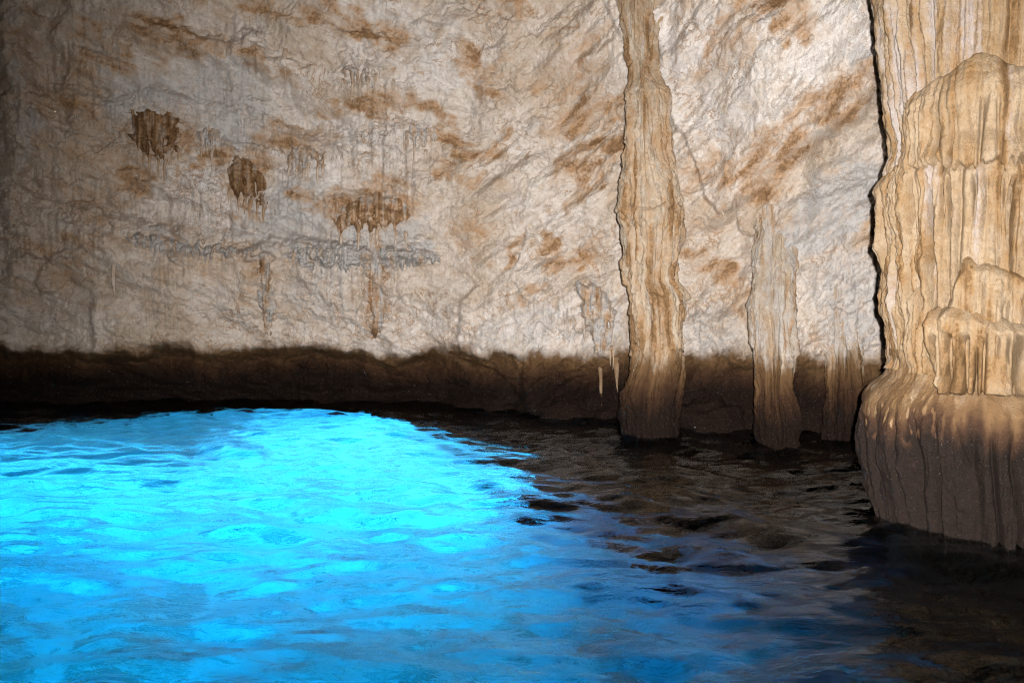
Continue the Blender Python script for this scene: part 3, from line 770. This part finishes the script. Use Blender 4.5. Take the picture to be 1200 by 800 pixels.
def curtain(poly, label, seed, lift=0.16, mat=None, och=0.45, gr=0.1, fing=14.0, ntip=7, cap=16.0, name='stalactite_curtain', cat='stalactites', lumps=0.0, soft=7.0):
    """a hanging sheet of fused dripstone with free tips: one thing, sheet and each tip a part"""
    xs = [q_[0] for q_ in poly]; ys = [q_[1] for q_ in poly]
    gx = np.arange(min(xs) - 5, max(xs) + 5, 0.8); gy = np.arange(min(ys) - 5, max(ys) + fing + 8, 0.8)
    GX, GY = np.meshgrid(gx, gy)
    wv = 6.0 * fbm(GX / 13, GY / 13, 4, seed, 0.6)
    ym = 0.5 * (min(ys) + max(ys))
    fg = fing * np.clip(perlin(GX / 5.5, GY / 60, seed + 1) + 0.35 * perlin(GX / 2.6, GY / 40, seed + 2), -0.7, 1)
    sdp = poly_sd(GX + wv, GY + wv - fg * sst(ym - 8, max(ys), GY), poly)
    body = sst(-1.5, soft, sdp) * np.clip((sdp + 3) / cap, 0.05, 1) ** 0.5
    dpt = wall_depth(GX, GY)
    fl_ = 0.045 * perlin(GX / 5.5, GY / 45, seed + 1) + 0.03 * perlin(GX / 2.6, GY / 30, seed + 2) + 0.02 * fbm(GX / 6, GY / 6, 3, seed + 3)
    fl_ = fl_ * (1 - 0.7 * (lumps > 0)) + lumps * (np.abs(perlin(GX / 9, GY / 8, seed + 11)) + 0.6 * np.abs(perlin(GX / 4, GY / 4, seed + 12)))
    hole = np.clip(perlin(GX / 5, GY / 16, seed + 4) - 0.30, 0, 1) * sst(ym - 10, ym + 8, GY) * (lumps == 0)
    dd = dpt + 0.05 - (lift + 0.05) * body - fl_ * body + 0.5 * hole
    t, h = ray(GX, GY)
    cx_, cy_ = (min(xs) + max(xs)) / 2, (min(ys) + max(ys)) / 2
    ox, oy, oz = at(cx_, cy_, float(wall_depth(np.array(cx_), np.array(cy_))))
    root = empty(name, (ox, oy, oz)); tag(root, label, cat, 'dripstone on the wall')
    st = perlin(GX / 6, GY / 40, seed + 6) + 0.6 * perlin(GX / 2.5, GY / 22, seed + 7) + 0.4 * fbm(GX / 9, GY / 9, 3, seed + 8)
    me = grid_mesh('sheet', t * dd, dd, CAMZ + h * dd, keep=(sdp[:-1, :-1] > -3), origin=(ox, oy, oz), flip=True,
                   attrs={'ochre': np.clip((och + 0.7 * st) * sst(-3, 9, sdp + 3 * st) + 0.2, 0, 1.1), 'grey': np.clip(gr - 0.7 * st, 0, 1), 'tide': 0 * GX, 'drip': 0 * GX + 0.9,
                          'white': 0.5 * sst(9, 0, sdp)})
    link('sheet', me, mat or M_DRIP, root)
    rr_ = random.Random(seed)
    # free tips below the sheet, where its rim hangs lowest
    rim = [(float(GX[0, j]), float(GY[np.flatnonzero(sdp[:, j] > 1).max(), j])) for j in range(len(gx)) if (sdp[:, j] > 1).any()]
    rim = [rim[j] for j in range(4, len(rim) - 4) if rim[j][1] >= max(r_[1] for r_ in rim[j - 4:j + 5])]
    rr_.shuffle(rim)
    for i, (px, py) in enumerate(rim[:ntip]):
        top = py - 7; d_ = float(wall_depth(np.array(px), np.array(top))) - lift * 0.75
        x, y, z = at(px, top, d_)
        w_ = rr_.uniform(2.2, 4.5) / 2 / F * y
        me = drip_mesh('stalactite', rr_.uniform(12, 26) / F * y, w_, .002, rr_.uniform(-.01, .01), seed + i, 9, 10, True, 0.06)
        link('stalactite', me, mat or M_DRIP, root, (x - ox, y - oy, z - oz))
    return root
curtain([(148, 130), (160, 124), (200, 128), (216, 136), (214, 165), (206, 180), (190, 190), (172, 186), (160, 180), (151, 165)],
        'brown fringe of stalactites at the upper left of the wall', 800, 0.12, och=0.75, gr=0.25, cap=30.0, soft=10.0)
curtain([(262, 215), (264, 196), (274, 184), (285, 179), (298, 187), (312, 204), (318, 222), (312, 236), (300, 244), (288, 238), (272, 230)],
        'ochre rounded cluster of stalactites in the middle of the left wall', 830, 0.13, och=0.8, gr=0.2, cap=28.0, soft=9.0)
curtain([(388, 270), (390, 250), (405, 232), (425, 223), (440, 220), (470, 226), (484, 242), (484, 262), (470, 272), (440, 274), (410, 272)],
        'wide ochre stalactite fringe above the grey crust shelf', 860, 0.13, M_WALL, 0.7, 0.1, 12.0, 10, 30.0, soft=10.0)
curtain([(392, 80), (410, 74), (440, 78), (448, 86), (430, 92), (402, 92)],
        'short grey fringe of stalactites under the ochre streak at the top of the wall', 890, 0.10, M_WALL, 0.0, 0.5, 14.0, 8)
curtain([(470, 150), (486, 144), (512, 150), (510, 166), (492, 172), (474, 164)],
        'narrow grey fringe of thin stalactites right of the wall centre', 930, 0.09, M_WALL, 0.1, 0.4, 18.0, 6)
curtain([(228, 152), (246, 146), (264, 152), (262, 168), (246, 172), (230, 166)],
        'little pale fringe between the two brown stalactite clusters', 950, 0.09, M_WALL, 0.0, 0.45, 16.0, 6)
curtain([(330, 176), (352, 168), (384, 174), (388, 192), (360, 198), (334, 192)],
        'pale fringe of thin stalactites just above the ochre clusters', 970, 0.10, M_WALL, 0.25, 0.3, 16.0, 8)
curtain([(298, 300), (312, 296), (324, 306), (326, 360), (320, 390), (308, 392), (300, 350)],
        'slim pale flowstone tongue running down to the tide band at left', 1000, 0.09, M_WALL, 0.15, 0.3, 12.0, 0, 14.0, 'flowstone_tongue', 'flowstone', soft=9.0)
curtain([(424, 300), (440, 296), (456, 310), (458, 360), (448, 400), (432, 398), (426, 350)],
        'tan flowstone tongue below the grey crust shelf', 1030, 0.10, M_WALL, 0.35, 0.2, 12.0, 0, 14.0, 'flowstone_tongue', 'flowstone', soft=9.0)
curtain([(672, 330), (690, 322), (708, 336), (724, 360), (722, 410), (700, 420), (684, 395), (676, 360)],
        'grey draped flowstone on the wall just left of the thick column', 1060, 0.12, M_WALL, 0.1, 0.5, 14.0, 3, 18.0, 'flowstone_drape', 'flowstone', soft=9.0)
curtain([(328, 302), (350, 287), (395, 281), (440, 290), (498, 287), (522, 297), (508, 309), (470, 314), (420, 318), (360, 316)],
        'lumpy grey calcite crust shelf in the middle of the wall', 1090, 0.10, M_WALL, -0.25, 0.8, 9.0, 0, 20.0, 'calcite_crust', 'crust', 0.16, 8.0)
curtain([(142, 276), (175, 268), (215, 279), (270, 284), (306, 290), (292, 303), (240, 302), (190, 297), (152, 290)],
        'lumpy grey calcite crust shelf on the left part of the wall', 1120, 0.09, M_WALL, -0.1, 0.65, 9.0, 0, 18.0, 'calcite_crust', 'crust', 0.14, 8.0)

# ------------------------------------------------------------------ rocks
M_ROCK = M_WALL
def boulder(px, py, d, rx, ry, rz, label, seed, group):
    x, y, z = at(px, py, d)
    n, m = 40, 26
    a = np.linspace(0, 2 * math.pi, n, endpoint=False); e = np.linspace(-math.pi / 2 + 0.02, math.pi / 2 - 0.02, m)
    A, E = np.meshgrid(a, e)
    k = 1 + 0.30 * fbm(np.cos(A) * np.cos(E) * 1.6 + seed, (np.sin(A) * np.cos(E) + E) * 1.4, 4, seed)
    X = rx * k * np.cos(E) * np.cos(A); Y = ry * k * np.cos(E) * np.sin(A); Z_ = rz * k * np.sin(E)
    me = grid_mesh('rock', X, Y, Z_, wrap=True, attrs={'ochre': 0 * A, 'grey': 0 * A + .3, 'tide': 0 * A + 0.95})
    o = link('rock', me, M_ROCK, None, (x, y, z))
    return tag(o, label, 'rock', group)
boulder(835, 494, 8.75, 0.42, 0.30, 0.26, 'dark wet rock at the waterline between the two columns', 900, 'rocks at the water line')
boulder(660, 488, 9.5, 0.36, 0.25, 0.2, 'dark wet rock at the foot of the wall left of the thick column', 905, 'rocks at the water line')
